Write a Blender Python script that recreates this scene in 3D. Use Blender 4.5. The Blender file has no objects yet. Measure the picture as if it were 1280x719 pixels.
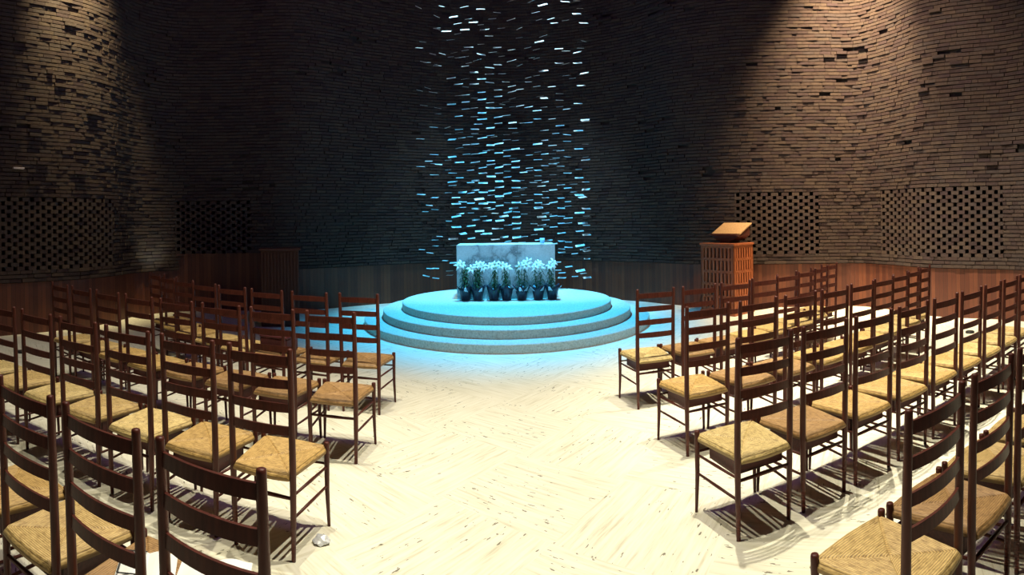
import bpy, bmesh, math, random
from mathutils import Vector, Matrix
random.seed(7)
PI = math.pi
C = bpy.context.scene.collection
SC = bpy.context.scene

# ---------------------------------------------------------------- view numbers
F, YH, X0, ROLL, EYE = 700.0, 277.0, 632.0, 0.014, 1.60
def th_of(px): return (px - X0) / F
def hz(px): return YH - F * ROLL * math.sin(th_of(px))
def floor_at(px, py, z=0.0):
    r = F * (EYE - z) / (py - hz(px)); t = th_of(px)
    return Vector((r * math.sin(t), r * math.cos(t), z))
def height_at(px, py, r): return EYE - (py - hz(px)) * r / F

# ---------------------------------------------------------------- materials
class NT:
    def __init__(s, name):
        s.m = bpy.data.materials.new(name); s.m.use_nodes = True
        s.t = s.m.node_tree; s.t.nodes.clear()
        s.out = s.n('ShaderNodeOutputMaterial'); s.b = s.n('ShaderNodeBsdfPrincipled')
        s.l(s.b.outputs[0], s.out.inputs[0])
    def n(s, k, **kw):
        n = s.t.nodes.new(k)
        for a, v in kw.items(): setattr(n, a, v)
        return n
    def l(s, a, b): s.t.links.new(a, b)
    def set(s, **kw):
        for k, v in kw.items(): s.b.inputs[k.replace('_', ' ')].default_value = v
    def math(s, op, a, b=None, clamp=False):
        n = s.n('ShaderNodeMath', operation=op, use_clamp=clamp)
        for i, v in enumerate((a, b)):
            if v is None: continue
            if isinstance(v, (int, float)): n.inputs[i].default_value = v
            else: s.l(v, n.inputs[i])
        return n.outputs[0]
    def noise(s, vec, scale, detail=4, rough=.55, out='Fac'):
        n = s.n('ShaderNodeTexNoise'); n.inputs['Scale'].default_value = scale
        n.inputs['Detail'].default_value = detail; n.inputs['Roughness'].default_value = rough
        if vec is not None: s.l(vec, n.inputs['Vector'])
        return n.outputs[out]
    def mapping(s, vec, scale=(1, 1, 1), rot=(0, 0, 0)):
        n = s.n('ShaderNodeMapping'); n.inputs['Scale'].default_value = scale; n.inputs['Rotation'].default_value = rot
        s.l(vec, n.inputs['Vector']); return n.outputs[0]
    def ramp(s, fac, stops, interp='LINEAR'):
        n = s.n('ShaderNodeValToRGB'); n.color_ramp.interpolation = interp
        e = n.color_ramp.elements
        while len(e) < len(stops): e.new(.5)
        for i, (p, c) in enumerate(stops): e[i].position = p; e[i].color = (*c, 1)
        s.l(fac, n.inputs[0]); return n.outputs[0]
    def mix(s, fac, a, b, mode='MIX'):
        n = s.n('ShaderNodeMix', data_type='RGBA', blend_type=mode)
        for i, v in ((0, fac), (6, a), (7, b)):
            if isinstance(v, (int, float)): n.inputs[i].default_value = v
            elif isinstance(v, tuple): n.inputs[i].default_value = (*v, 1)
            else: s.l(v, n.inputs[i])
        return n.outputs[2]
    def bump(s, h, strength=.3, dist=.01):
        n = s.n('ShaderNodeBump'); n.inputs['Strength'].default_value = strength; n.inputs['Distance'].default_value = dist
        s.l(h, n.inputs['Height']); s.l(n.outputs[0], s.b.inputs['Normal'])

def m_plain(name, col, rough=.6, metal=0.0, var=.25, scale=30, bump=0):
    s = NT(name); tc = s.n('ShaderNodeTexCoord')
    f = s.noise(tc.outputs['Object'], scale)
    lo = tuple(c * (1 - var) for c in col); hi = tuple(min(1, c * (1 + var)) for c in col)
    s.l(s.ramp(f, [(.25, lo), (.75, hi)]), s.b.inputs['Base Color'])
    s.set(Roughness=rough, Metallic=metal)
    if bump: s.bump(f, bump, .003)
    return s.m

def m_wood(name, dark, light, rough=.45, scale=(40, 40, 3), coat=0.0, spec=.4):
    s = NT(name); tc = s.n('ShaderNodeTexCoord')
    f = s.noise(s.mapping(tc.outputs['Object'], scale), 2.0, 6, .6)
    s.l(s.ramp(f, [(.3, dark), (.7, light)]), s.b.inputs['Base Color'])
    s.set(Roughness=rough, Coat_Weight=coat, Specular_IOR_Level=spec)
    s.bump(f, .15, .002)
    return s.m

def m_travertine():
    s = NT('travertine'); tc = s.n('ShaderNodeTexCoord'); v = tc.outputs['Object']
    rot = s.mapping(v, (1, 1, 1), (0, 0, math.radians(38)))
    ck = s.n('ShaderNodeTexChecker'); ck.inputs['Scale'].default_value = 1.3; s.l(rot, ck.inputs['Vector'])
    fac = ck.outputs['Fac']
    a = s.noise(s.mapping(rot, (1.6, 26, 1)), 1.6, 6, .62); b = s.noise(s.mapping(rot, (26, 1.6, 1)), 1.6, 6, .62)
    st = s.mix(fac, s.ramp(a, [(0, (0, 0, 0)), (1, (1, 1, 1))]), s.ramp(b, [(0, (0, 0, 0)), (1, (1, 1, 1))]))
    big = s.noise(v, 1.3, 3)
    col = s.ramp(st, [(.30, (.50, .46, .33)), (.44, (.72, .685, .55)), (.60, (.82, .79, .67))])
    col = s.mix(s.math('MULTIPLY', big, .35), col, (.66, .62, .46))
    pit = s.noise(s.mix(fac, s.mapping(rot, (8, 30, 1)), s.mapping(rot, (30, 8, 1))), 1.6, 3, .5)
    clus = s.noise(v, 2.2, 2)
    pm = s.math('MULTIPLY', s.math('GREATER_THAN', pit, .655), s.math('GREATER_THAN', clus, .50))
    col = s.mix(s.math('MULTIPLY', pm, .85), col, (.10, .085, .05))
    s.l(col, s.b.inputs['Base Color']); s.set(Roughness=.5, Specular_IOR_Level=.3)
    s.bump(st, .08, .003)
    return s.m

def m_dais():
    s = NT('dais_marble'); tc = s.n('ShaderNodeTexCoord'); v = tc.outputs['Object']
    a = s.noise(v, 45, 4, .7); b = s.noise(s.mapping(v, (3, 3, 14)), 2.0, 5)
    col = s.ramp(a, [(.33, (.38, .355, .29)), (.5, (.60, .58, .50)), (.66, (.72, .70, .62))])
    col = s.mix(s.math('MULTIPLY', b, .4), col, (.44, .40, .31))
    s.l(col, s.b.inputs['Base Color']); s.set(Roughness=.6); s.bump(a, .15, .003)
    return s.m

def m_altar():
    s = NT('veined_marble'); tc = s.n('ShaderNodeTexCoord'); v = tc.outputs['Object']
    w = s.noise(v, 1.9, 5, .6, 'Color')
    dv = s.mix(.55, v, w)
    ve = s.n('ShaderNodeTexVoronoi', feature='DISTANCE_TO_EDGE'); ve.inputs['Scale'].default_value = 3.2; s.l(dv, ve.inputs['Vector'])
    vein = s.ramp(ve.outputs['Distance'], [(0, (.16, .17, .17)), (.05, (.40, .41, .40)), (.15, (.62, .63, .60))])
    cl = s.noise(v, 2.4, 4)
    col = s.mix(s.ramp(cl, [(.38, (0, 0, 0)), (.62, (.65, .65, .65))]), vein, (.44, .45, .43))
    sp = s.noise(v, 60, 3)
    col = s.mix(.25, col, s.ramp(sp, [(.3, (.2, .2, .2)), (.7, (.8, .8, .8))]), 'OVERLAY')
    s.l(col, s.b.inputs['Base Color']); s.set(Roughness=.45)
    return s.m

def m_brick():
    s = NT('rough_brick'); tc = s.n('ShaderNodeTexCoord'); g = s.n('ShaderNodeNewGeometry')
    rnd = g.outputs['Random Per Island']
    col = s.ramp(rnd, [(0, (.062, .042, .040)), (.2, (.086, .057, .048)), (.4, (.105, .075, .055)), (.6, (.082, .064, .057)), (.8, (.122, .088, .062)), (1, (.074, .049, .050))])
    f = s.noise(tc.outputs['Object'], 22, 5, .65)
    col = s.mix(.55, col, s.ramp(f, [(.25, (.25, .25, .25)), (.75, (.78, .78, .78))]), 'OVERLAY')
    big = s.noise(tc.outputs['Object'], .9, 3)
    col = s.mix(s.math('MULTIPLY', big, .35), col, (.092, .073, .056))
    col = s.mix(1.0, col, (.66, .63, .69), 'MULTIPLY')
    s.l(col, s.b.inputs['Base Color']); s.set(Roughness=.9, Specular_IOR_Level=.15); s.bump(f, .5, .01)
    return s.m

def m_panel():
    s = NT('panel_wood'); uv = s.n('ShaderNodeUVMap'); tc = s.n('ShaderNodeTexCoord')
    sep = s.n('ShaderNodeSeparateXYZ'); s.l(uv.outputs[0], sep.inputs[0])
    u = s.math('MULTIPLY', sep.outputs[0], 14.0)
    fr = s.math('FRACT', u); fl = s.math('FLOOR', u)
    wn = s.n('ShaderNodeTexWhiteNoise', noise_dimensions='1D'); s.l(fl, wn.inputs['W'])
    grain = s.noise(s.mapping(uv.outputs[0], (60, 3, 1)), 2.0, 5, .6)
    f = s.math('ADD', s.math('MULTIPLY', wn.outputs['Value'], .5), s.math('MULTIPLY', grain, .5))
    col = s.ramp(f, [(.15, (.058, .013, .008)), (.5, (.112, .030, .014)), (.85, (.17, .052, .022))])
    gap = s.math('LESS_THAN', fr, .08)
    col = s.mix(s.math('MULTIPLY', gap, .8), col, (.03, .01, .005))
    s.l(col, s.b.inputs['Base Color']); s.set(Roughness=.5)
    s.bump(s.math('SUBTRACT', s.math('MULTIPLY', grain, .3), gap), .4, .006)
    return s.m

def m_rush():
    s = NT('woven_rush'); uv = s.n('ShaderNodeUVMap'); oi = s.n('ShaderNodeObjectInfo')
    f = s.noise(s.mapping(uv.outputs[0], (60, 5, 1)), 1.0, 4, .6)
    big = s.noise(s.mapping(uv.outputs[0], (4, 4, 1)), 1.0, 3)
    k = s.math('ADD', s.math('MULTIPLY', f, .7), s.math('MULTIPLY', big, .3))
    shade = s.ramp(k, [(.36, (.30, .24, .17)), (.5, (.80, .77, .70)), (.62, (1.0, 1.0, 1.0))])
    col = s.mix(1.0, oi.outputs['Color'], shade, 'MULTIPLY')
    sep = s.n('ShaderNodeSeparateXYZ'); s.l(uv.outputs[0], sep.inputs[0])
    st = s.math('ABSOLUTE', s.math('SINE', s.math('MULTIPLY', sep.outputs[0], 22 * PI)))
    col = s.mix(s.math('MULTIPLY', s.math('LESS_THAN', st, .42), .68), col, (.15, .085, .030))
    s.l(col, s.b.inputs['Base Color']); s.set(Roughness=.55)
    s.bump(f, .4, .004)
    return s.m

M = dict(
    floor=m_travertine(), dais=m_dais(), altar=m_altar(), brick=m_brick(), panel=m_panel(), rush=m_rush(),
    mortar=m_plain('dark_mortar', (.028, .023, .020), .95, 0, .3, 12),
    plaster=m_plain('dark_plaster', (.05, .045, .045), .9, 0, .2, 3),
    chair=m_wood('chair_wood', (.050, .011, .008), (.105, .026, .017), .42, (30, 30, 4), 0, .3),
    rack=m_wood('rack_wood', (.060, .012, .012), (.12, .024, .020), .45, (6, 40, 40)),
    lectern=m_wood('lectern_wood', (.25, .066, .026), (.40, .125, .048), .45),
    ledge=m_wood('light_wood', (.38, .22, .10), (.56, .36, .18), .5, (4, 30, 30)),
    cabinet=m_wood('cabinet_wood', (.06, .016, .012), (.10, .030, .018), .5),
    plate=m_plain('brushed_metal', (.74, .73, .70), .45, .35, .08, 40),
    wire=m_plain('thin_steel', (.035, .033, .04), .5, .6, .1, 40),
    foil=m_plain('dark_foil', (.016, .020, .036), .35, .3, .5, 25),
    foilrim=m_plain('pale_foil', (.62, .66, .70), .3, .5, .2, 25),
    leaf=m_plain('lily_leaf', (.024, .095, .024), .5, 0, .4, 18),
    petal=m_plain('lily_petal', (.86, .90, .84), .5, 0, .06, 20),
    stamen=m_plain('lily_stamen', (.55, .42, .10), .6, 0, .2, 20),
    soil=m_plain('potting_soil', (.03, .02, .012), .95, 0, .4, 60),
    paper=m_plain('white_paper', (.82, .82, .78), .7, 0, .04, 9),
    ink=m_plain('black_ink', (.02, .02, .02), .6, 0, .1, 9),
    silver=m_plain('crumpled_silver', (.72, .74, .76), .4, .3, .2, 60),
    redbag=m_plain('dark_red_leather', (.085, .014, .016), .5, 0, .3, 20),
    glass=m_plain('pale_blue_glass', (.30, .50, .70), .25, 0, .1, 20),
    black=m_plain('black_cover', (.012, .011, .010), .5, .2, .2, 20),
    strip=m_plain('pale_strip', (.70, .62, .58), .5, .1, .1, 20),
)

# ---------------------------------------------------------------- object helpers
def obj(name, bm, mat, parent=None, smooth=False):
    me = bpy.data.meshes.new(name); bm.to_mesh(me); bm.free()
    mats = mat if isinstance(mat, (list, tuple)) else [mat]
    for m in mats: me.materials.append(m)
    if smooth:
        for p in me.polygons: p.use_smooth = True
    o = bpy.data.objects.new(name, me); C.objects.link(o)
    if parent: o.parent = parent
    return o
def tag(o, label, cat, group=None, kind=None):
    if label: o['label'] = label
    if cat: o['category'] = cat
    if group: o['group'] = group
    if kind: o['kind'] = kind
    return o
def struct(name, bm, mat, label=None, smooth=False):
    o = obj(name, bm, mat, None, smooth); o['kind'] = 'structure'
    return o
def thing(name, label, cat, loc=(0, 0, 0), rz=0, group=None):
    o = bpy.data.objects.new(name, None); o.empty_display_size = .1; C.objects.link(o)
    o.location = loc; o.rotation_euler = (0, 0, rz)
    return tag(o, label, cat, group)
def copy_tree(o, parent=None):
    c = o.copy(); C.objects.link(c)
    if parent: c.parent = parent
    for ch in list(o.children): copy_tree(ch, c)
    return c
def bx(bm, c, s, rot=None, bevel=0):
    r = bmesh.ops.create_cube(bm, size=1.0); vs = r['verts']
    m = Matrix.Translation(Vector(c)) @ (rot.to_4x4() if rot is not None else Matrix.Identity(4)) @ Matrix.Diagonal((*s, 1))
    bmesh.ops.transform(bm, matrix=m, verts=vs)
    if bevel:
        es = set(e for v in vs for e in v.link_edges)
        bmesh.ops.bevel(bm, geom=list(es), offset=bevel, segments=2, affect='EDGES', profile=.5)
def tube(bm, pts, radii, seg=12, cap=True):
    rings = []; n = len(pts); pts = [Vector(p) for p in pts]
    for i, p in enumerate(pts):
        d = (pts[min(i + 1, n - 1)] - pts[max(i - 1, 0)]).normalized()
        a = d.orthogonal().normalized() if i == 0 else (rings_a - d * rings_a.dot(d)).normalized()
        rings_a = a; b = d.cross(a)
        rings.append([bm.verts.new(p + radii[i] * (math.cos(2 * PI * k / seg) * a + math.sin(2 * PI * k / seg) * b)) for k in range(seg)])
    for i in range(n - 1):
        for k in range(seg):
            bm.faces.new((rings[i][k], rings[i][(k + 1) % seg], rings[i + 1][(k + 1) % seg], rings[i + 1][k]))
    if cap:
        bm.faces.new(rings[0][::-1]); bm.faces.new(rings[-1])
def lathe(bm, prof, seg=48, cx=0, cy=0):
    rings = []
    for r, z in prof:
        if r < 1e-6: rings.append([bm.verts.new((cx, cy, z))])
        else: rings.append([bm.verts.new((cx + r * math.cos(2 * PI * k / seg), cy + r * math.sin(2 * PI * k / seg), z)) for k in range(seg)])
    for a, b in zip(rings, rings[1:]):
        for k in range(seg):
            k2 = (k + 1) % seg
            if len(a) == 1 and len(b) == 1: continue
            if len(a) == 1: bm.faces.new((a[0], b[k2], b[k]))
            elif len(b) == 1: bm.faces.new((a[k], a[k2], b[0]))
            else: bm.faces.new((a[k], a[k2], b[k2], b[k]))
    bmesh.ops.recalc_face_normals(bm, faces=bm.faces)

# ---------------------------------------------------------------- the drum of the room
CEN = Vector((0, 4.3, 0))
KN = [(-PI - .3, 6.7), (-2.4, 6.9), (-2.05, 6.5), (-1.72, 6.88), (-1.447, 6.52), (-1.25, 6.42), (-1.13, 6.66), (-1.04, 7.06), (-.933, 7.22), (-.80, 6.98), (-.6, 6.55),
      (-.36, 6.95), (-.12, 7.38), (.12, 7.40), (.36, 6.90), (.494, 6.44), (.62, 6.32), (.731, 6.38), (.906, 6.74), (.995, 6.98), (1.09, 6.82), (1.203, 6.52), (1.30, 6.54), (1.425, 6.72), (1.62, 6.66), (1.95, 6.5), (2.4, 6.9), (PI + .3, 6.7)]
def R_of(p):
    for i in range(len(KN) - 1):
        if KN[i][0] <= p <= KN[i + 1][0]: break
    x1, y1 = KN[i]; x2, y2 = KN[i + 1]
    x0, y0 = KN[max(i - 1, 0)]; x3, y3 = KN[min(i + 2, len(KN) - 1)]
    h = x2 - x1; t = (p - x1) / h
    m1 = (y2 - y0) / (x2 - x0) * h if i > 0 else (y2 - y1); m2 = (y3 - y1) / (x3 - x1) * h if i + 2 < len(KN) else (y2 - y1)
    t2, t3 = t * t, t * t * t
    return (2 * t3 - 3 * t2 + 1) * y1 + (t3 - 2 * t2 + t) * m1 + (-2 * t3 + 3 * t2) * y2 + (t3 - t2) * m2
NS = 2600; P0, P1 = -1.95, 1.95
TAB = []; acc = 0.0; prev = None
for i in range(NS + 1):
    p = P0 + (P1 - P0) * i / NS; r = R_of(p)
    q = Vector((r * math.sin(p), CEN.y + r * math.cos(p), 0))
    if prev is not None: acc += (q - prev).length
    TAB.append((acc, q, p)); prev = q
LEN = acc
def at_s(s):
    s = min(max(s, 0), LEN - 1e-6); lo, hi = 0, NS
    while hi - lo > 1:
        mid = (lo + hi) // 2
        if TAB[mid][0] <= s: lo = mid
        else: hi = mid
    a, b = TAB[lo], TAB[hi]; t = (s - a[0]) / max(b[0] - a[0], 1e-9)
    q = a[1].lerp(b[1], t); d = (TAB[min(hi + 3, NS)][1] - TAB[max(lo - 3, 0)][1]).normalized()
    return q, Vector((d.y, -d.x, 0)), a[2] + (b[2] - a[2]) * t   # point, inward normal (towards the room)
def s_of_px(px):
    t = th_of(px); best = None
    for a in TAB:
        e = abs(math.atan2(a[1].x, a[1].y) - t)
        if best is None or e < best[0]: best = (e, a[0])
    return best[1]
Q = at_s(LEN / 2); IN = 1 if (CEN - Q[0]).dot(Q[1]) > 0 else -1
SILL, CH, BH = .77, .0610, .0480
ZTOP = 6.9; ROOM_H = 7.8
NC = int((ZTOP - SILL) / CH)
STEP_Z = SILL + 5 * CH
S_STEP0, S_STEP1 = s_of_px(218), s_of_px(352)
GR = [dict(s0=s_of_px(-70), s1=s_of_px(142), c0=3, c1=21, lab='long openwork brick lattice in left wall nearest the camera'),
      dict(s0=s_of_px(219), s1=s_of_px(314), c0=5, c1=21, lab='dim openwork brick lattice in left wall above the tall dark panelling'),
      dict(s0=s_of_px(918), s1=s_of_px(1023), c0=3, c1=21, lab='openwork brick lattice in right wall directly behind the wooden lectern'),
      dict(s0=s_of_px(1101), s1=s_of_px(1254), c0=3, c1=21, lab='wide openwork brick lattice in right wall, right of the lectern one')]
def brick(bm, s0, s1, z0, z1, out, back=.07, tw=0.0):
    v = []
    for s, z, k in ((s0, z0, 0), (s1, z0, 1), (s1, z1, 1), (s0, z1, 0)):
        q, n, _ = at_s(s); n = n * IN
        v.append((q, n, z, out + (tw if k else -tw)))
    f = [bm.verts.new(q + n * d + Vector((0, 0, z))) for q, n, z, d in v]
    b = [bm.verts.new(q + n * (-back) + Vector((0, 0, z))) for q, n, z, d in v]
    bm.faces.new(f); bm.faces.new(b[::-1])
    for i in range(4):
        j = (i + 1) % 4; bm.faces.new((f[j], f[i], b[i], b[j]))
def in_grille(s0, s1, c):
    for g in GR:
        if g['c0'] <= c < g['c1'] and s1 > g['s0'] and s0 < g['s1']: return g
    return None
SPLIT = [0, s_of_px(400), s_of_px(840), LEN]
wb = [bmesh.new() for _ in range(3)]
def which(s): return 0 if s < SPLIT[1] else (1 if s < SPLIT[2] else 2)
rng = random.Random(3)
clump = [(rng.uniform(0, LEN), rng.uniform(2.2, 6)) for _ in range(26)]
for c in range(NC):
    z0 = SILL + c * CH; s = -.1 - rng.random() * .2
    while s < LEN:
        L = rng.choice((.20, .205, .195, .10, .2)); a, b = max(s, 0) + .0025, s + L - .0025
        s += L
        if b - a < .03: continue
        if a > S_STEP0 and b < S_STEP1 and z0 < STEP_Z - .01: continue
        segs = [(a, b)]
        for g in GR:
            if g['c0'] <= c < g['c1']:
                ns = []
                for x, y in segs:
                    if y <= g['s0'] or x >= g['s1']: ns.append((x, y)); continue
                    if x < g['s0']: ns.append((x, g['s0']))
                    if y > g['s1']: ns.append((g['s1'], y))
                segs = ns
        for x, y in segs:
            if y - x < .02 or y > LEN: continue
            o = rng.gauss(0, .0055); tw = rng.gauss(0, .003)
            near = any(abs((x + y) / 2 - cs) < .35 and abs(z0 - cz) < .12 for cs, cz in clump)
            r = rng.random()
            if c > 22:
                if r < (.16 if near else .006): o += .035
                elif r < (.30 if near else .011): o -= .055
            brick(wb[which((x + y) / 2)], x, y, z0 + (CH - BH) + rng.uniform(-.0015, .0015), z0 + CH, o, .07, tw)
# mortar backing, with a recess behind every lattice, and the plain wall above the bricks
NB = 520
def strip(bm, sa, sb, z0, z1, off, n, uv=None):
    pv = None
    for i in range(n + 1):
        s = sa + (sb - sa) * i / n; q, nn, _ = at_s(s); p = q + nn * IN * off
        cur = (bm.verts.new(p + Vector((0, 0, z0))), bm.verts.new(p + Vector((0, 0, z1))))
        if pv:
            f = bm.faces.new((pv[0], cur[0], cur[1], pv[1]))
            if uv:
                for lp, (u, w) in zip(f.loops, ((ps, z0), (s, z0), (s, z1), (ps, z1))): lp[uv].uv = (u, w)
        pv = cur; ps = s
cuts = sorted([0, LEN, SPLIT[1], SPLIT[2]] + [g['s0'] for g in GR] + [g['s1'] for g in GR]); cuts = [c for c in cuts if 0 <= c <= LEN]
for sa, sb in zip(cuts, cuts[1:]):
    if sb - sa < .01: continue
    k = which((sa + sb) / 2); n = max(4, int((sb - sa) / .07))
    first = len(wb[k].faces)
    g = None
    for x in GR:
        if x['s0'] - .01 <= sa and sb <= x['s1'] + .01: g = x
    if g:
        za, zb = SILL + g['c0'] * CH, SILL + g['c1'] * CH
        strip(wb[k], sa, sb, SILL, za, -.05, n); strip(wb[k], sa, sb, zb, ROOM_H, -.05, n); strip(wb[k], sa, sb, za - .05, zb + .05, -.42, n)
        for z in (za, zb):
            pv = None
            for i in range(n + 1):
                q, nn, _ = at_s(sa + (sb - sa) * i / n)
                cur = (wb[k].verts.new(q + nn * IN * -.05 + Vector((0, 0, z))), wb[k].verts.new(q + nn * IN * -.42 + Vector((0, 0, z))))
                if pv: wb[k].faces.new((pv[0], cur[0], cur[1], pv[1]))
                pv = cur
        for s in (sa, sb):
            q, nn, _ = at_s(s); a = q + nn * IN * -.05; b = q + nn * IN * -.42
            wb[k].faces.new([wb[k].verts.new(a + Vector((0, 0, za))), wb[k].verts.new(b + Vector((0, 0, za))), wb[k].verts.new(b + Vector((0, 0, zb))), wb[k].verts.new(a + Vector((0, 0, zb)))])
    else: strip(wb[k], sa, sb, SILL, ROOM_H, -.05, n)
    wb[k].faces.ensure_lookup_table()
    for i in range(first, len(wb[k].faces)): wb[k].faces[i].material_index = 1
for k, nm in enumerate(('wall_left', 'wall_front', 'wall_right')):
    struct(nm, wb[k], [M['brick'], M['mortar']])
# lattices: bricks laid with open gaps, half a pitch apart from course to course
for g in GR:
    bm = bmesh.new(); pitch = .188
    for c in range(g['c0'], g['c1']):
        z0 = SILL + c * CH; s = g['s0'] - (0 if c % 2 else pitch / 2)
        while s < g['s1']:
            a, b = max(s, g['s0']), min(s + pitch - .062, g['s1']); s += pitch
            if b - a > .015: brick(bm, a, b, z0 + .002, z0 + CH - .001, rng.gauss(0, .003), .10)
    o = obj('brick_screen', bm, M['brick']); tag(o, g['lab'], 'brick screen', 'openwork brick screens in the walls')
# wainscot of upright boards, split into three and stepped up on the left
for k, nm in enumerate(('trim_1', 'trim_2', 'trim_3')):
    bm = bmesh.new(); uv = bm.loops.layers.uv.new('UVMap')
    lim = sorted(set([SPLIT[k], SPLIT[k + 1]] + [x for x in (S_STEP0, S_STEP1) if SPLIT[k] < x < SPLIT[k + 1]]))
    for sa, sb in zip(lim, lim[1:]):
        top = STEP_Z if (sa >= S_STEP0 - .01 and sb <= S_STEP1 + .01) else SILL
        strip(bm, sa, sb, 0, top, -.035, max(6, int((sb - sa) / .06)), uv)
        strip(bm, sa, sb, top - .03, top, .004, max(6, int((sb - sa) / .06)), uv) if top > SILL + .1 else None
    struct(nm, bm, M['panel'])
# plain wall behind the camera, floor, ceiling with a round skylight opening
bm = bmesh.new(); pv = None
for i in range(81):
    p = 1.94 + (2 * PI - 3.88) * i / 80; r = 6.75
    q = Vector((r * math.sin(p), CEN.y + r * math.cos(p), 0)); cur = (bm.verts.new(q), bm.verts.new(q + Vector((0, 0, ROOM_H))))
    if pv: bm.faces.new((pv[0], cur[0], cur[1], pv[1]))
    pv = cur
struct('wall_rear', bm, M['plaster'])
bm = bmesh.new(); lathe(bm, [(0, -.12), (8.2, -.12), (8.2, 0), (0, 0)], 96, 0, CEN.y)
struct('floor', bm, M['floor'])
DC = Vector((0, 9.015, 0))
bm = bmesh.new()
inner = [Vector((1.45 * math.cos(2 * PI * k / 64), DC.y + .2 + 1.45 * math.sin(2 * PI * k / 64), ROOM_H)) for k in range(64)]
outer = [Vector((8.2 * math.cos(2 * PI * k / 64), CEN.y + 8.2 * math.sin(2 * PI * k / 64), ROOM_H)) for k in range(64)]
vi = [bm.verts.new(p) for p in inner]; vo = [bm.verts.new(p) for p in outer]; vu = [bm.verts.new(p + Vector((0, 0, .9))) for p in inner]
for k in range(64):
    j = (k + 1) % 64; bm.faces.new((vi[k], vo[k], vo[j], vi[j])); bm.faces.new((vi[k], vi[j], vu[j], vu[k]))
struct('ceiling', bm, M['plaster'])

# ---------------------------------------------------------------- dais: three round steps
dz = thing('altar_dais', 'round stone platform of three steps under the blue light', 'dais', (0, DC.y, 0))
for r, z0, z1 in ((2.27, 0, .117), (1.975, .117, .237), (1.67, .237, .35)):
    bm = bmesh.new(); lathe(bm, [(0, z0), (r, z0), (r, z1 - .008), (r - .008, z1), (0, z1)], 128)
    obj('step', bm, M['dais'], dz)
DT = .35
# altar block
bm = bmesh.new(); bx(bm, (0, 0, .44), (1.59, .68, .88), None, .006)
al = obj('altar', bm, M['altar']); al.location = (-.005, 9.36, DT)
tag(al, 'rectangular veined marble altar block on the round platform', 'altar')
# small holder on the altar
p = floor_at(677.5, 305.5, DT + .88); 
bm = bmesh.new(); lathe(bm, [(0, 0), (.034, 0), (.038, .02), (.042, .085), (.036, .085), (.032, .02), (0, .015)], 20)
o = obj('glass_holder', bm, M['glass'], None, True); o.location = (677.5 / F * 0 + 9.30 * math.tan(th_of(677.5)), 9.30, DT + .881)
tag(o, 'small pale blue holder standing on the altar top, right side', 'holder')

# ---------------------------------------------------------------- potted lilies
def petal_flower(bm, c, nrm, r, seed):
    rg = random.Random(seed); n = Vector(nrm).normalized(); a = n.orthogonal().normalized(); b = n.cross(a)
    tube(bm, [Vector(c) - n * .07, Vector(c) - n * .03, Vector(c)], [.006, .010, .016], 6)
    for k in range(6):
        an = 2 * PI * k / 6 + rg.uniform(-.15, .15); d = math.cos(an) * a + math.sin(an) * b; sd = n.cross(d)
        rr = r * rg.uniform(.85, 1.15)
        pts = [(0, .008, 0), (.35, .017, .02), (.7, .014, .012), (1.0, .001, -.022)]
        L = [bm.verts.new(Vector(c) + d * rr * t + sd * w + n * h) for t, w, h in pts]
        Rr = [bm.verts.new(Vector(c) + d * rr * t - sd * w + n * h) for t, w, h in pts]
        mid = [bm.verts.new(Vector(c) + d * rr * t + n * (h - .006)) for t, w, h in pts]
        for i in range(3):
            bm.faces.new((L[i], L[i + 1], mid[i + 1], mid[i])); bm.faces.new((mid[i], mid[i + 1], Rr[i + 1], Rr[i]))
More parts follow.
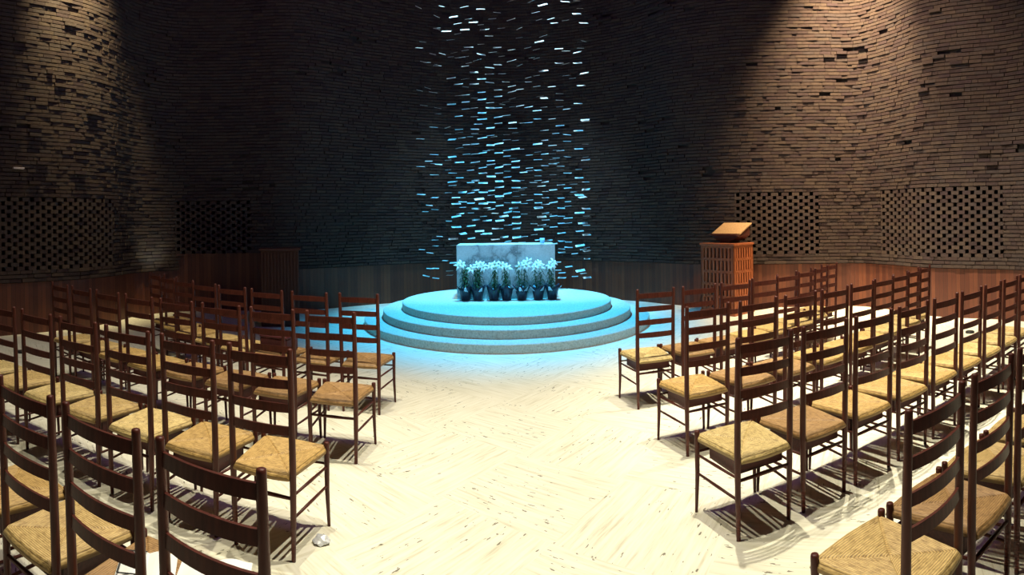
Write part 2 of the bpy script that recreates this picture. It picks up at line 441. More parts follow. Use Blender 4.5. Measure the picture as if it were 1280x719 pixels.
def lily(px, label, seed, rim_bright, heads):
    rg = random.Random(seed); y = 8.86; x = y * math.tan(th_of(px))
    t = thing('potted_lily', label, 'potted lily', (x, y, DT), rg.uniform(-.3, .3), 'potted lilies along the altar front')
    bm = bmesh.new(); lathe(bm, [(0, 0), (.058, 0), (.062, .01), (.083, .15), (.078, .15), (.060, .02), (0, .02)], 24); obj('pot', bm, M['foil'], t, True)
    bm = bmesh.new(); n = 28; low = []; mid = []; top = []          # foil wrap with a ragged flared rim
    for k in range(n):
        a = 2 * PI * k / n; pk = max(0, math.cos(4 * a + seed)); fr = .004 * math.cos(9 * a)
        for ring, r, z in ((low, .066 + fr, .004), (mid, .094 + fr * 1.5, .16), (top, .108 + .050 * pk, .195 + .055 * pk + rg.uniform(-.006, .006))):
            ring.append(bm.verts.new((r * math.cos(a), r * math.sin(a), z)))
    for A, B in ((low, mid), (mid, top)):
        for k in range(n):
            j = (k + 1) % n; f = bm.faces.new((A[k], A[j], B[j], B[k]))
    w = obj('foil_wrap', bm, M['foil'], t, True)
    so = w.modifiers.new('thick', 'SOLIDIFY'); so.thickness = .002
    bm = bmesh.new(); lathe(bm, [(0, .140), (.079, .140)], 20); obj('soil', bm, M['soil'], t)
    if rim_bright:
        for a0 in rim_bright:
            bm = bmesh.new()
            d = Vector((math.cos(a0), math.sin(a0), 0)); sd = Vector((-d.y, d.x, 0))
            vs = [d * .088 + sd * .035 + Vector((0, 0, .150)), d * .096 - sd * .030 + Vector((0, 0, .155)), d * .155 - sd * .012 + Vector((0, 0, .215)), d * .150 + sd * .010 + Vector((0, 0, .222))]
            lo = [bm.verts.new(v) for v in vs]; hi = [bm.verts.new(v + Vector((0, 0, .004)) - d * .003) for v in vs]
            bm.faces.new(lo[::-1]); bm.faces.new(hi)
            for i in range(4): bm.faces.new((lo[i], lo[(i + 1) % 4], hi[(i + 1) % 4], hi[i]))
            o = obj('foil_corner', bm, M['foilrim'], t); o['label'] = 'pale shiny folded foil corner'
    H = rg.uniform(.50, .56); bm = bmesh.new(); bl = bmesh.new(); ns = rg.choice((2, 2, 3))
    for q in range(ns):
        ox, oy = rg.uniform(-.03, .03), rg.uniform(-.03, .03); tx, ty = ox * 2.2, oy * 1.5; hh = H * rg.uniform(.88, 1.0)
        P = [Vector((ox + (tx - ox) * u, oy + (ty - oy) * u, .13 + (hh - .13) * u)) for u in (0, .33, .66, 1)]
        tube(bm, P, [.007, .006, .006, .004], 6)
        for i in range(38):
            u = i / 38; c = P[0].lerp(P[3], u); a = i * 2.4 + q; L = .095 * (1.05 - .45 * u) * rg.uniform(.8, 1.15)
            d = Vector((math.cos(a), math.sin(a), 0)); sd = Vector((-d.y, d.x, 0)); w0 = .0105
            pts = [(0, .003, 0), (.4, w0, .022), (.75, w0 * .8, .018), (1, .001, -.012 - .02 * rg.random())]
            Lv = [bl.verts.new(c + d * L * t_ + sd * ww + Vector((0, 0, h))) for t_, ww, h in pts]
            Rv = [bl.verts.new(c + d * L * t_ - sd * ww + Vector((0, 0, h - .003))) for t_, ww, h in pts]
            for k in range(3): bl.faces.new((Lv[k], Lv[k + 1], Rv[k + 1], Rv[k]))
    obj('stem', bm, M['leaf'], t, True)
    lf = obj('foliage', bl, M['leaf'], t, True); so = lf.modifiers.new('thick', 'SOLIDIFY'); so.thickness = .0015
    for k, (dx, dz_) in enumerate(heads):
        bm = bmesh.new(); petal_flower(bm, (dx, -.05 + rg.uniform(-.04, .03), H + dz_), (rg.uniform(-.5, .5), -1, rg.uniform(.1, .7)), .088, seed * 7 + k)
        f = obj('flower', bm, M['petal'], t, True)
        bs = bmesh.new(); fc = (dx, -.06 + rg.uniform(-.02, .01), H + dz_)
        for q in range(5): tube(bs, [Vector(fc) + Vector((0, .01, 0)), Vector(fc) + Vector((.014 * math.cos(q * 1.26), -.035, .012 + .014 * math.sin(q * 1.26)))], [.0015, .003], 5)
        obj('stamen', bs, M['stamen'], f); so = f.modifiers.new('thick', 'SOLIDIFY'); so.thickness = .0015
ORD = ['leftmost of seven potted white lilies, at the altar\'s left corner', 'potted white lily second from left, foil corner shining at its pot', 'potted white lily third from left, in plain dark wrap',
       'potted white lily fourth from left, just before the gap in the row', 'potted white lily third from right, pale foil corners spread wide', 'potted white lily second from right, with dark bushy stems',
       'rightmost of seven potted white lilies, at the altar\'s right corner']
PX = [580.8, 596, 616, 632, 651, 671.5, 689]
RIM = [[-1.5], [-1.0], [], [], [-2.6, -1.5, -.6], [-2.5, -.9], [-1.9, -.2]]
HEADS = [[(-.09, .0), (-.05, .03)], [(-.09, -.02), (.0, .03), (.07, .04), (.10, .0)], [(-.03, .0), (.04, .02), (.06, -.03)], [(-.04, .01), (.02, -.02), (-.10, .02)],
         [(-.02, -.02), (.06, .03), (.10, .0), (.12, .06)], [(-.01, .02), (.02, .04), (.04, -.02), (-.03, -.02)], [(-.02, .0), (.02, .04)]]
for i in range(7): lily(PX[i], ORD[i], 11 + i * 5, RIM[i], HEADS[i])

# ---------------------------------------------------------------- hanging screen of metal plates
A_ = """488,42,2 402,48,2 318,50,1 608,14,2 690,14,1 606,44,1 767,55,1 846,30,1 953,57,2 980,4,2 180,38,1 115,100,1 278,103,2 445,95,2 488,82,1 410,72,1 332,95,1 573,105,1 560,78,0 610,68,0 773,107,1 733,127,2 893,113,1 890,78,1 812,135,1 408,127,2 362,131,1 480,133,2 530,125,2 320,148,1 615,153,2 570,160,1 653,155,0 953,153,1 988,128,0 488,158,0 525,174,2 448,174,2 187,183,1 357,181,1 404,180,1 287,195,2 572,191,1 695,186,0 767,180,1 730,170,0 850,163,1 885,195,1 980,211,2 615,218,2 490,216,1 322,224,2 400,223,2 148,218,1 255,212,0 737,210,1 818,210,0 215,235,1 482,235,1 567,236,1 530,250,2 615,250,2 770,242,1 812,232,1 846,245,1 450,252,1 370,266,1 117,247,1 737,266,1 692,254,0 893,281,1 940,262,0 445,281,1 535,281,1 285,281,1 252,264,0 573,271,0 654,277,1 182,290,1 490,299,2 327,306,1 577,302,1 615,322,2 812,290,0 773,328,1 737,320,0 408,320,2 535,324,2 285,327,2 447,333,2 371,331,1 702,331,1 988,328,0 957,306,2 855,343,1 280,346,1 525,355,2 615,358,2 665,360,0 741,350,1 893,360,1 988,367,2 410,370,2 818,370,1 490,374,1 448,382,2 332,383,2 370,386,1 573,389,2 620,378,0 918,381,0 118,394,1 739,394,1 780,378,0 953,397,2 535,403,2 490,397,0 978,409,2 767,411,1 850,413,1 185,411,1 290,411,1 610,404,0 415,418,2 525,418,0 695,424,0 335,433,1 372,440,1 493,435,1 447,442,2 293,443,2 620,436,2 570,438,0 735,438,1 818,436,1 880,432,0 780,446,1 657,442,0 537,453,1 410,469,2 459,465,1 607,466,2 740,464,2 858,466,1 898,456,0 988,469,2 330,462,0 493,472,1 150,452,0 190,474,0 575,488,2 953,491,2 327,496,1 497,494,1 372,492,0 773,493,1 657,498,0 620,486,0 290,510,2 540,509,2 742,512,2 612,513,2 815,508,1 860,509,0 890,519,1 447,510,0 988,508,0 530,532,2 454,532,2 410,528,1 782,529,1 260,535,0 615,546,2 960,546,2 573,556,1 300,566,2 377,560,1 703,549,0 745,556,1 860,546,1 893,545,0 990,557,0 615,572,2 740,579,2 813,566,1 497,575,1 411,588,2 335,601,2 455,601,2 951,588,1 858,598,1 768,563,0 700,607,0 988,607,2 657,617,0 543,619,2 610,620,2 500,631,2 287,628,2 381,626,1 787,636,1 735,634,1 577,642,1 855,640,1 822,655,1 893,646,0 957,664,2 895,673,1 985,692,1 857,700,1 918,707,0 183,635,0 193,666,0 122,686,0 265,711,0 287,755,1 830,752,0 890,776,1 955,797,2 985,833,2 852,834,1 985,734,0 922,828,0 830,794,0 857,809,0 190,837,0 130,825,0 262,798,0 157,786,0 193,785,0 262,821,0 230,744,0"""
B_ = """113,40,0 252,35,0 375,38,1 462,51,2 625,5,1 815,28,2 940,10,2 1000,5,0 223,91,0 327,94,2 550,70,1 545,105,2 640,110,2 765,70,1 853,106,1 1003,79,2 335,132,1 420,125,2 890,130,1 1042,130,2 945,115,0 285,175,2 380,166,2 497,166,2 592,158,1 678,161,0 215,157,0 295,223,1 510,202,1 687,212,0 812,203,1 802,234,2 1043,232,0 145,235,0 110,268,1 412,265,2 460,248,0 552,267,2 545,293,1 640,280,1 720,268,0 898,274,2 940,287,1 1008,294,2 187,305,0 255,302,1 325,296,0 467,305,2 375,318,1 455,337,1 592,316,0 645,341,2 760,325,0 902,354,2 1012,354,2 150,347,0 220,369,1 380,371,1 503,380,2 558,363,2 678,367,0 815,398,2 1042,411,2 415,405,2 512,416,1 592,414,1 298,438,2 377,443,1 458,443,2 343,472,2 424,471,2 508,463,2 602,460,1 728,436,0 722,461,0 770,425,0 940,425,1 973,440,0 1036,481,2 772,485,1 853,487,1 640,484,1 120,508,0 187,518,1 563,505,1 638,514,2 690,502,1 373,533,1 458,518,1 554,541,2 810,551,2 905,526,0 385,572,2 472,558,2 900,563,1 292,585,2 515,577,1 598,571,1 148,592,0 220,607,0 378,612,1 428,606,1 507,605,2 557,606,1 645,600,0 685,594,1 732,601,1 812,602,0 1005,582,1 942,613,1 765,621,1 467,634,2 603,648,1 555,657,2 335,652,1 415,655,1 467,669,2 775,668,1 853,668,1 1043,673,2 225,640,0 562,692,1 455,697,1"""
pl = [(500 + float(x) / 4.231, 150 + float(y) / 4.231, int(b)) for x, y, b in (w.split(',') for w in A_.split())]
pl += [(500 + float(x) / 4.492, float(y) / 4.492, int(b)) for x, y, b in (w.split(',') for w in B_.split())]
rg = random.Random(21)
for _ in range(70): pl.append((rg.uniform(524, 736), rg.uniform(60, 345) if rg.random() < .8 else rg.uniform(0, 80), 0))
pl.sort()
clus = []
for p in pl:
    if clus and p[0] - clus[-1][0][0] < 4.6 and p[0] - clus[-1][-1][0] < 3: clus[-1].append(p)
    else: clus.append([p])
scr = thing('hanging_screen', 'tall hanging screen of small metal plates on thin wires behind altar', 'sculpture', (0, 10.4, DT))
plates = []
for ci, cl in enumerate(clus):
    px = sum(p[0] for p in cl) / len(cl); t = th_of(px); u = t / .155
    bright = sum(p[2] for p in cl) / len(cl)
    dep = 10.05 + .85 * (1 - abs(u) ** 2) * (.25 + .75 * rg.random()) - .15 * (bright > 1.2)
    dep = max(9.85, min(dep, 10.95)); wx = dep * math.tan(t); r = math.hypot(wx, dep)
    rr = math.hypot(wx, dep - DC.y); foot = DT if rr < 1.62 else (.237 if rr < 1.93 else .117)
    bm = bmesh.new(); tube(bm, [(wx, dep - 10.4, foot - DT + .001), (wx, dep - 10.4, ROOM_H - DT)], [.0018, .0018], 5)
    obj('wire', bm, M['wire'], scr)
    for p in cl:
        plates.append((p[2], wx, dep - 10.4, height_at(px, p[1], r) - DT, px, p[1]))
def plate_mesh(bm, q, rgp):
    b, x, y, z, px, py = q
    top = max(0, (190 - py) / 190)
    tilt = -math.radians({2: 26, 1: 17, 0: 9}[b] + rgp.uniform(-5, 5) + 8 * top)
    yaw = rgp.gauss(0, .25); rl = rgp.gauss(0, .045) + .05
    if px < 560: rl = -.25 * top + rgp.gauss(-.08, .06)
    elif 640 < px < 700 and top > .2: rl = .22 * top + .06
    L = {2: .165, 1: .150, 0: .125}[b] * rgp.uniform(.9, 1.1); W = {2: .068, 1: .058, 0: .05}[b]
    rot = (Matrix.Rotation(yaw, 3, 'Z') @ Matrix.Rotation(-rl, 3, 'Y') @ Matrix.Rotation(-tilt, 3, 'X'))
    bx(bm, (x, y, z), (L, W, .003), rot)
plates.sort(key=lambda q: -q[0]); rgp = random.Random(5)
for q in plates[:100]:
    bm = bmesh.new(); plate_mesh(bm, q, rgp); obj('plate', bm, M['plate'], scr)
bm = bmesh.new()
for q in plates[100:]: plate_mesh(bm, q, rgp)
o = obj('small_plates', bm, M['plate'], scr); o['kind'] = 'stuff'

# ---------------------------------------------------------------- lectern with latticed sides
lc = floor_at(916.6, 396); nA = Vector((-.87, -.5, 0)).normalized(); nB = Vector((.5, -.87, 0)).normalized()
LW, LD, LH = .70, .55, 1.17                     # face A (towards the altar) is LW wide, face B LD wide
cen = lc - nA * (LD / 2) - nB * (LW / 2)
le = thing('lectern', 'reddish wooden lectern with latticed sides, standing right of altar', 'lectern', cen, math.atan2(nB.y, nB.x) + PI / 2)
# local frame: -Y = nB face (LD wide along X), -X = nA face
def lattice(bm, wdt, cols, flip):
    rows = 5; st = .035; z0, z1 = .07, LH - .02
    def put(u, z, su, sz, th=.03):
        if flip: bx(bm, (-LD / 2 + th / 2, u, z), (th, su, sz))
        else: bx(bm, (u, -LW / 2 + th / 2, z), (su, th, sz))
    for k in range(rows + 1): put(0, z0 + .02 + (z1 - z0 - .04) * k / rows, wdt, .04)
    for k in range(cols + 1):
        e = k in (0, cols); put((-wdt / 2 + .03) + (wdt - .06) * k / cols, (z0 + z1) / 2, .06 if e else st, z1 - z0, .03 if e else .026)
for nm, wd, cols, flip, sgn in (('lattice_panel', LW, 8, True, 1), ('lattice_panel', LD, 7, False, 1), ('lattice_panel', LW, 8, True, -1), ('lattice_panel', LD, 7, False, -1)):
    bm = bmesh.new(); lattice(bm, wd, cols, flip)
    if sgn < 0: bmesh.ops.rotate(bm, verts=bm.verts, cent=(0, 0, 0), matrix=Matrix.Rotation(PI, 3, 'Z'))
    obj(nm, bm, M['lectern'], le)
bm = bmesh.new(); bx(bm, (0, 0, .035), (LD + .03, LW + .03, .07), None, .006); obj('plinth', bm, M['lectern'], le)
bm = bmesh.new(); bx(bm, (0, 0, LH), (LD + .03, LW + .03, .035), None, .006); obj('top_board', bm, M['lectern'], le)
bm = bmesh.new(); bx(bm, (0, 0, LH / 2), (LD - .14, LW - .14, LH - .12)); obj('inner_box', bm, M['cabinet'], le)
tilt = Matrix.Rotation(math.radians(-27), 3, 'Y')       # reading board: high along the seats' side, sloping down to the reader by the dais
bm = bmesh.new(); bx(bm, (.13, -.01, 1.425), (.40, .60, .024), tilt, .004); o = obj('reading_board', bm, M['ledge'], le); o['label'] = 'pale tan sloping reading board'
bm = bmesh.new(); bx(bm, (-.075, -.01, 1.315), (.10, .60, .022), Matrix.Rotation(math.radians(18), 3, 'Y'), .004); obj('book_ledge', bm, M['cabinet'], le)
bm = bmesh.new(); n = 10; rows_ = []
for i in range(n + 1):
    u = -1 + 2 * i / n; yy = u * .29; zz = 1.20 + .11 * u * u
    rows_.append([bm.verts.new((-.06, yy, zz)), bm.verts.new((.27, yy, zz)), bm.verts.new((.27, yy, 1.47)), bm.verts.new((-.06, yy, 1.315))])
for p_, q_ in zip(rows_, rows_[1:]):
    for k in range(4): bm.faces.new((p_[k], p_[(k + 1) % 4], q_[(k + 1) % 4], q_[k]))
bm.faces.new(rows_[0]); bm.faces.new(rows_[-1][::-1]); bmesh.ops.recalc_face_normals(bm, faces=bm.faces)
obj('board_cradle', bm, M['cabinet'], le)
bm = bmesh.new(); bx(bm, (.08, 0, LH + .03), (.26, .22, .06), None, .004); obj('cradle_foot', bm, M['cabinet'], le)

# slatted cabinet against the dark left wall
p = Vector((0, 0, 0)); t = th_of(349); rr = 8.9; p = Vector((rr * math.sin(t), rr * math.cos(t), 0))
cb = thing('slatted_cabinet', 'dim wooden slatted cabinet standing by the dark left wall', 'cabinet', p, -t)
bm = bmesh.new(); bx(bm, (0, .05, .60), (.60, .38, 1.18), None, .004); obj('body', bm, M['cabinet'], cb)
bm = bmesh.new()
for k in range(12): bx(bm, (-.28 + .56 * k / 11, -.155, .62), (.022, .03, 1.08))
obj('slat_front', bm, M['cabinet'], cb)
bm = bmesh.new(); bx(bm, (0, .03, 1.21), (.66, .46, .035), None, .005); obj('top', bm, M['cabinet'], cb)

# ---------------------------------------------------------------- chairs
WB, HB = .334, 1.016
def make_chair():
    t = thing('ladderback_chair', 'x', 'chair', (0, 0, 0))
    yb, yf = -.17, .19; xf = .190
    for s in (-1, 1):
        bm = bmesh.new()
        tube(bm, [(s * .160, yb + .010, 0), (s * .164, yb + .004, .22), (s * .166, yb, .44), (s * .167, yb - .008, .72), (s * .168, yb - .020, HB - .012), (s * .168, yb - .0205, HB - .003), (s * .168, yb - .0205, HB)],
             [.0105, .0150, .0170, .0160, .0135, .0125, .007], 12)
        obj('rear_post', bm, M['chair'], t, True)
        bm = bmesh.new()
        tube(bm, [(s * (xf + .006), yf + .006, 0), (s * xf, yf, .2), (s * xf, yf, .40), (s * xf, yf, .438), (s * xf, yf, .444), (s * xf, yf, .446)], [.0085, .0125, .0150, .0150, .0135, .008], 12)
        obj('front_leg', bm, M['chair'], t, True)
    for zc in (.956, .843, .731, .622):
        bm = bmesh.new(); n = 14; rings = []
        ypost = yb - .020 * max(0, (zc - .44) / .576)
        for i in range(n + 1):
            u = -1 + 2 * i / n; x = u * .160; bow = -.026 * (1 - u * u); dzz = .004 * (1 - u * u); hh = .020 + .002 * (1 - u * u)
            y = ypost + bow
            rings.append([bm.verts.new((x, y - .006, zc + dzz - hh)), bm.verts.new((x, y + .006, zc + dzz - hh)), bm.verts.new((x, y + .006, zc + dzz + hh)), bm.verts.new((x, y - .004, zc + dzz + hh))])
        for a, b in zip(rings, rings[1:]):
            for k in range(4): bm.faces.new((a[k], a[(k + 1) % 4], b[(k + 1) % 4], b[k]))
        bm.faces.new(rings[0]); bm.faces.new(rings[-1][::-1]); bmesh.ops.recalc_face_normals(bm, faces=bm.faces)
        obj('back_slat', bm, M['chair'], t)
    # rush seat
    bm = bmesh.new(); uvl = bm.loops.layers.uv.new('UVMap'); N = 192; SN = 22
    def pos(u, v):
        hw = .155 + (.198 - .155) * (v + 1) / 2
        y = -.192 + .400 * (v + 1) / 2 + (.014 * (1 - u * u) if v > 0 else -.016 * (1 - u * u)) * v * v
        x = u * hw
        e = max(abs(u), abs(v)); z = .424 - .010 * (1 - e) ** 1.0 + .007 * min(1, (1 - min(abs(u), abs(v))) * .5)
        if e > .90: q = (e - .90) / .10; z -= .024 * q * q
        tt = e * SN; z += .0022 * abs(math.sin(PI * tt))
        dd = abs(abs(u) - abs(v))
        if dd < .05: z -= .006 * (1 - dd / .05)
        return (x, y, z)
    gv = [[bm.verts.new(pos(-1 + 2 * i / N, -1 + 2 * j / N)) for j in range(N + 1)] for i in range(N + 1)]
    def uvof(i, j):
        u, v = -1 + 2 * i / N, -1 + 2 * j / N
        return (max(abs(u), abs(v)), (u if abs(v) > abs(u) else v) + (3 if v > abs(u) else 6 if u > abs(v) else 9 if -u > abs(v) else 0))
    for i in range(N):
        for j in range(N):
            f = bm.faces.new((gv[i][j], gv[i + 1][j], gv[i + 1][j + 1], gv[i][j + 1]))
            ce = uvof(i + .5, j + .5)
            for lp, (a, b) in zip(f.loops, ((i, j), (i + 1, j), (i + 1, j + 1), (i, j + 1))):
                q = uvof(a, b); u, v = -1 + 2 * a / N, -1 + 2 * b / N
                zone = round((ce[1]) / 3) * 3
                lp[uvl].uv = (q[0], zone + (u if zone in (0, 3) else v))
    per = [gv[i][0] for i in range(N + 1)] + [gv[N][j] for j in range(1, N + 1)] + [gv[i][N] for i in range(N - 1, -1, -1)] + [gv[0][j] for j in range(N - 1, 0, -1)]
    lowv = [bm.verts.new((v.co.x * .985, v.co.y * .985, .388)) for v in per]; K = len(per)
    for k in range(K): bm.faces.new((per[k], lowv[k], lowv[(k + 1) % K], per[(k + 1) % K]))
    bm.faces.new(lowv); bmesh.ops.recalc_face_normals(bm, faces=bm.faces)
    obj('rush_seat', bm, M['rush'], t, True)
    def rod(a, b, r=.0085):
        bm = bmesh.new(); m = Vector(a).lerp(Vector(b), .5); tube(bm, [a, m, b], [r * .75, r, r * .75], 8); obj('stretcher', bm, M['chair'], t, True)
    for s in (-1, 1):
        rod((s * xf, yf, .315), (s * .165, yb, .315)); rod((s * (xf + .001), yf, .215), (s * .163, yb + .004, .205))
    rod((-.164, yb + .002, .300), (.164, yb + .002, .300), .011); rod((-xf, yf, .330), (xf, yf, .330))
    return t
def add_rack(t):
    bm = bmesh.new()
    bx(bm, (0, .0, .315), (.30, .25, .010)); bx(bm, (-.145, 0, .350), (.010, .25, .075)); bx(bm, (.145, 0, .350), (.010, .25, .075)); bx(bm, (0, -.12, .350), (.30, .010, .075)); bx(bm, (0, .12, .340), (.30, .010, .05))
    bx(bm, (0, .0, .328), (.26, .20, .020))
    return obj('book_rack', bm, M['rack'], t)
plain = make_chair()
first_plain = [True]; rackproto = []
def new_chair(rack):
    if not rackproto and rack:
        c = copy_tree(plain); add_rack(c); rackproto.append(c); return c
    if rack: return copy_tree(rackproto[0])
    if first_plain[0]: first_plain[0] = False; return plain
    return copy_tree(plain)

ROWS = {  # name: side, polynomial of the line of the back posts, x of the post by the aisle, number of chairs, first-chair pitch
    'R1': (1, (.150, -.247, 4.656), 1.085, 8), 'R2': (1, (.082, -.073, 3.531), 1.18, 9), 'R3': (1, (.022, .137, 2.33), 1.10, 9), 'R4': (1, (0, .264, .981), 1.11, 4),
    'L1': (-1, (.150, .40, 4.80), -1.065, 8), 'L2': (-1, (.045, .072, 3.596), -1.0, 8), 'L3': (-1, (.006, -.065, 2.367), -1.0, 7), 'L4': (-1, (0, -.136, 1.143), -.575, 4)}
PITCH = {'R1': .430, 'R2': .428, 'R3': .423, 'R4': .437, 'L1': .445, 'L2': .437, 'L3': .437, 'L4': .428}
SEATS = {'pale yellow': (.80, .62, .28), 'golden': (.64, .42, .15), 'tan brown': (.46, .27, .11), 'straw coloured': (.70, .50, .21)}
tone = {'R1': 'PTTGGSSS', 'R2': 'GTTGGGSSS', 'R3': 'PTGGGGSSS', 'R4': 'STSS', 'L1': 'TTTSSGGG', 'L2': 'TTTTGGSS', 'L3': 'GGPSPSP', 'L4': 'GTSG'}
TN = {'P': 'pale yellow', 'G': 'golden', 'T': 'tan brown', 'S': 'straw coloured'}
NORACK = {('L1', 0), ('L2', 0), ('L3', 0), ('L1', 1)}
ORDN = ['first', 'second', 'third', 'fourth', 'fifth', 'sixth', 'seventh', 'eighth', 'ninth', 'tenth']
ROWN = {'1': 'front row', '2': 'second row', '3': 'third row', '4': 'rearmost row'}
CH_POS = {}
for rn, (s, (a2, a1, a0), xs, n) in ROWS.items():
    fz = lambda x: a2 * x * x + a1 * x + a0
    def step(x, d):
        m = 0
        st = .002
        while m < d:
            x2 = x + s * st; m += math.hypot(st, fz(x2) - fz(x)); x = x2
        return x
    x = xs
    for k in range(n):
        xe = step(x, WB); mx, my = (x + xe) / 2, (fz(x) + fz(xe)) / 2
        ang = math.atan2((fz(xe) - fz(x)) * s, abs(xe - x))
        if rn == 'R2': ang = .26 + .45 * (ang - .26)
        if rn[1] == '1': ang = s * .18 + .40 * (ang - s * .18)
        fwd = Vector((-math.sin(ang), math.cos(ang), 0))
        jit = random.uniform(-.012, .012)
        base = Vector((mx, my, 0)) + fwd * .19           # post tops stand .19 behind the seat centre
        c = new_chair((rn, k) not in NORACK)
        c.location = base; c.rotation_euler = (0, 0, ang + jit)
        side = 'right' if s > 0 else 'left'; tn = TN[tone[rn][k]]
        pl_ = 'nearest the aisle' if k == 0 else ('second from aisle' if k == 1 else ORDN[k] + ' from aisle')
        c['label'] = f'ladder-back chair with {tn} rush seat, {side} block, {ROWN[rn[1]]}, {pl_}'
        c['group'] = f'ladder-back chairs in the {side} block'
        for ch in c.children:
            if ch.name.startswith('rush_seat'):
                v = random.uniform(.92, 1.06); ch.color = (*[q * v for q in SEATS[tn]], 1)
        CH_POS[(rn, k)] = (base, ang + jit)
        x = step(x, PITCH[rn])

# ---------------------------------------------------------------- small loose things
def booklet(name, x, y, z, rz, w, h, label, frame):
    t = thing(name, label, 'booklet', (x, y, z), rz)
    bm = bmesh.new(); n = 8
    for sgn in (-1, 1):
        pv = None
        for i in range(n + 1):
            u = i / n; zz = .010 * math.sin(PI * min(1, u * 1.2)) + .004; xx = sgn * w / 2 * u
            cur = [bm.verts.new((xx, -h / 2, 0.001)), bm.verts.new((xx, -h / 2, zz)), bm.verts.new((xx, h / 2, zz)), bm.verts.new((xx, h / 2, .001))]
            if pv:
                for k in range(4):
                    q = (pv[k], cur[k], cur[(k + 1) % 4], pv[(k + 1) % 4]); bm.faces.new(q)
            pv = cur
    bmesh.ops.recalc_face_normals(bm, faces=bm.faces); obj('pages', bm, M['paper'], t)
    if frame:
        bm = bmesh.new()
        for dx, dy, sx, sy in ((-w * .25, h * .44, w * .42, .006), (-w * .25, -h * .44, w * .42, .006), (-w * .46, 0, .006, h * .88)): bx(bm, (dx, dy, .0145), (sx, sy, .002))
        obj('printed_border', bm, M['ink'], t)
    return t
(bp, ba) = CH_POS[('L4', 1)]
booklet('open_booklet', -1.16, 1.535, .434, .5, .20, .15, 'white booklet with black border on tan rush seat, lower left', True)
booklet('white_leaflet', -.925, 1.575, .446, .35, .24, .21, 'larger plain white leaflet bridging two seats of the rearmost left row', False)
# crumpled silver paper on the floor
bm = bmesh.new(); bmesh.ops.create_icosphere(bm, subdivisions=2, radius=.045); rg = random.Random(2)
for v in bm.verts: v.co = Vector((v.co.x * rg.uniform(.7, 1.3), v.co.y * rg.uniform(.7, 1.25), max(v.co.z, -.3 * .045) * rg.uniform(.5, 1.0) * .75 + .011))
o = obj('crumpled_paper', bm, M['silver']); q = floor_at(396, 677); o.location = (q.x, q.y, .001)
tag(o, 'crumpled silvery paper on the floor by a left chair', 'paper')
# dark red box bag on a seat of the front left row
(bp, ba) = CH_POS[('L1', 2)]
t = thing('red_bag', 'dark red box-shaped bag lying on a front row seat, left block', 'bag', bp + Vector((0, 0, .434)), ba)
bm = bmesh.new(); bx(bm, (0, 0, .06), (.30, .20, .12), None, .012); obj('body', bm, M['redbag'], t)
bm = bmesh.new(); bx(bm, (0, 0, .128), (.304, .206, .022), None, .008); obj('lid', bm, M['redbag'], t)
# floor covers
for px, py, lab in ((1211, 416.5, 'small black floor cover on bright floor behind the right chairs'), (25, 440.5, 'small black floor cover on the floor behind the left chairs')):
    q = floor_at(px, py); bm = bmesh.new(); lathe(bm, [(0, 0), (.062, 0), (.062, .018), (.052, .026), (0, .026)], 20)
    o = obj('floor_cover', bm, M['black']); o.location = (q.x, q.y, .0005); tag(o, lab, 'floor cover')
# thin pale strip on the left wall
q, nn, _ = at_s(s_of_px(23)); r = math.hypot(q.x, q.y); zz = height_at(23, 210.5, r)
bm = bmesh.new(); bx(bm, (0, 0, 0), (.18, .05, .026), None, .004); o = obj('wall_strip', bm, M['strip'])
o.location = q + nn * IN * .028 + Vector((0, 0, zz)); o.rotation_euler = (0, 0, math.atan2(nn.y * IN, nn.x * IN) + PI / 2)
tag(o, 'thin pale strip fixed high on the dark left brick wall', 'wall plate')

# ---------------------------------------------------------------- lights
def spot(name, loc, target, power, color, angle, blend=.5, radius=.06):
    l = bpy.data.lights.new(name, 'SPOT'); l.energy = power; l.color = color; l.spot_size = math.radians(angle); l.spot_blend = blend; l.shadow_soft_size = radius
    o = bpy.data.objects.new(name, l); C.objects.link(o); o.location = loc
    o.rotation_euler = (Vector(target) - Vector(loc)).to_track_quat('-Z', 'Y').to_euler(); return o
WARM = (1.0, .93, .72)
spot('skylight_lamp', (0, 8.5, 8.4), (0, 8.9, 0), 9200, (.045, .46, .88), 47, .8, .35)
spot('screen_lamp', (-.8, 10.1, 8.3), (-1.0, 10.45, 0), 2000, (.46, .82, 1.0), 33, .7, .12)
spot('screen_lamp', (.8, 10.1, 8.3), (1.0, 10.45, 0), 2300, (.50, .82, 1.0), 33, .7, .12)
spot('altar_fill', (0, 4.6, 7.6), (0, 9.1, .95), 2000, (.22, .60, 1.0), 15, .5, .1)  # added bluish fill to brighten the altar front, no known fitting
spot('ceiling_lamp', (1.5, 3.6, 7.6), (1.4, 3.0, 0), 1800, WARM, 62, .8, .05)
spot('ceiling_lamp', (-1.6, 3.4, 7.6), (-1.6, 2.9, 0), 980, WARM, 62, .8, .05)
spot('ceiling_lamp', (3.6, 4.4, 7.6), (4.4, 4.7, 0), 3800, WARM, 62, .8, .05)
spot('ceiling_lamp', (-3.4, 4.0, 7.6), (-4.0, 3.4, 0), 800, WARM, 62, .8, .05)
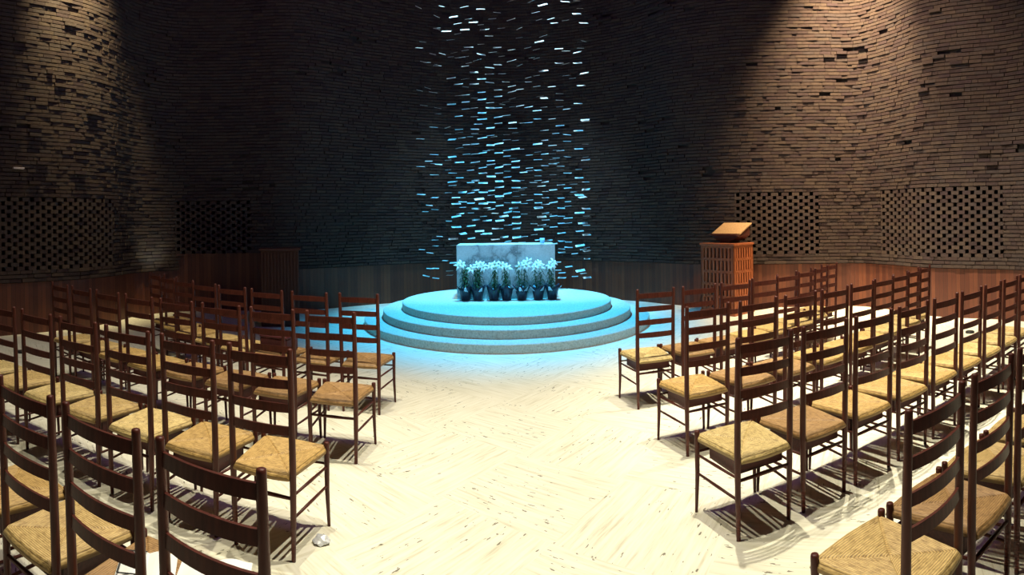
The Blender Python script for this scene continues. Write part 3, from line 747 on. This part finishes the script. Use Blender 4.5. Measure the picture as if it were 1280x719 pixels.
spot('ceiling_lamp', (0, 2.2, 7.6), (0, 3.5, 0), 1120, WARM, 62, .8, .05)
spot('wall_wash', (4.9, 7.2, 7.4), (5.75, 8.2, 2.6), 6200, (1, .76, .46), 60, 1.0, .15)
spot('wall_wash', (3.3, 5.2, 7.5), (6.6, 7.0, 1.4), 1400, (1, .78, .56), 62, 1.0, .1)  # added wide fill lifting the lower right wall, not a real fitting
spot('wall_wash', (-5.55, 5.9, 7.4), (-6.6, 6.55, 4.4), 4300, (1, .84, .46), 46, 1.0, .12)
q, nn, _ = at_s(s_of_px(188)); q = q + nn * IN * .42 + Vector((0, 0, .80))
spot('sill_lamp', q, q - nn * IN * .42 + Vector((0, 0, .42)), 9, (.86, 1, .80), 95, 1.0, .08)
l = bpy.data.lights.new('violet_fill', 'POINT'); l.energy = 115; l.color = (.42, .22, 1.0); l.shadow_soft_size = .8  # added violet fill tinting the dark areas, no such source in the room
o = bpy.data.objects.new('violet_fill', l); C.objects.link(o); o.location = (0, 5.0, 6.9)

# ---------------------------------------------------------------- world, camera, view
w = bpy.data.worlds.new('World'); SC.world = w; w.use_nodes = True
w.node_tree.nodes['Background'].inputs[0].default_value = (.01, .01, .02, 1); w.node_tree.nodes['Background'].inputs[1].default_value = .1
cam = bpy.data.cameras.new('Camera'); co = bpy.data.objects.new('Camera', cam); C.objects.link(co); SC.camera = co
cam.type = 'PANO'; cam.panorama_type = 'CENTRAL_CYLINDRICAL'
cam.central_cylindrical_range_u_min = -X0 / F; cam.central_cylindrical_range_u_max = (1280 - X0) / F
cam.central_cylindrical_range_v_min = -(719 - YH) / F; cam.central_cylindrical_range_v_max = YH / F
cam.central_cylindrical_radius = 1.0
co.matrix_world = Matrix.Translation((0, 0, EYE)) @ Matrix.Rotation(ROLL, 4, 'Y') @ Matrix.Rotation(PI / 2, 4, 'X')
SC.view_settings.view_transform = 'Standard'; SC.view_settings.look = 'None'
SC.view_settings.exposure = 0.0; SC.view_settings.gamma = 1.0; SC.view_settings.use_curve_mapping = False
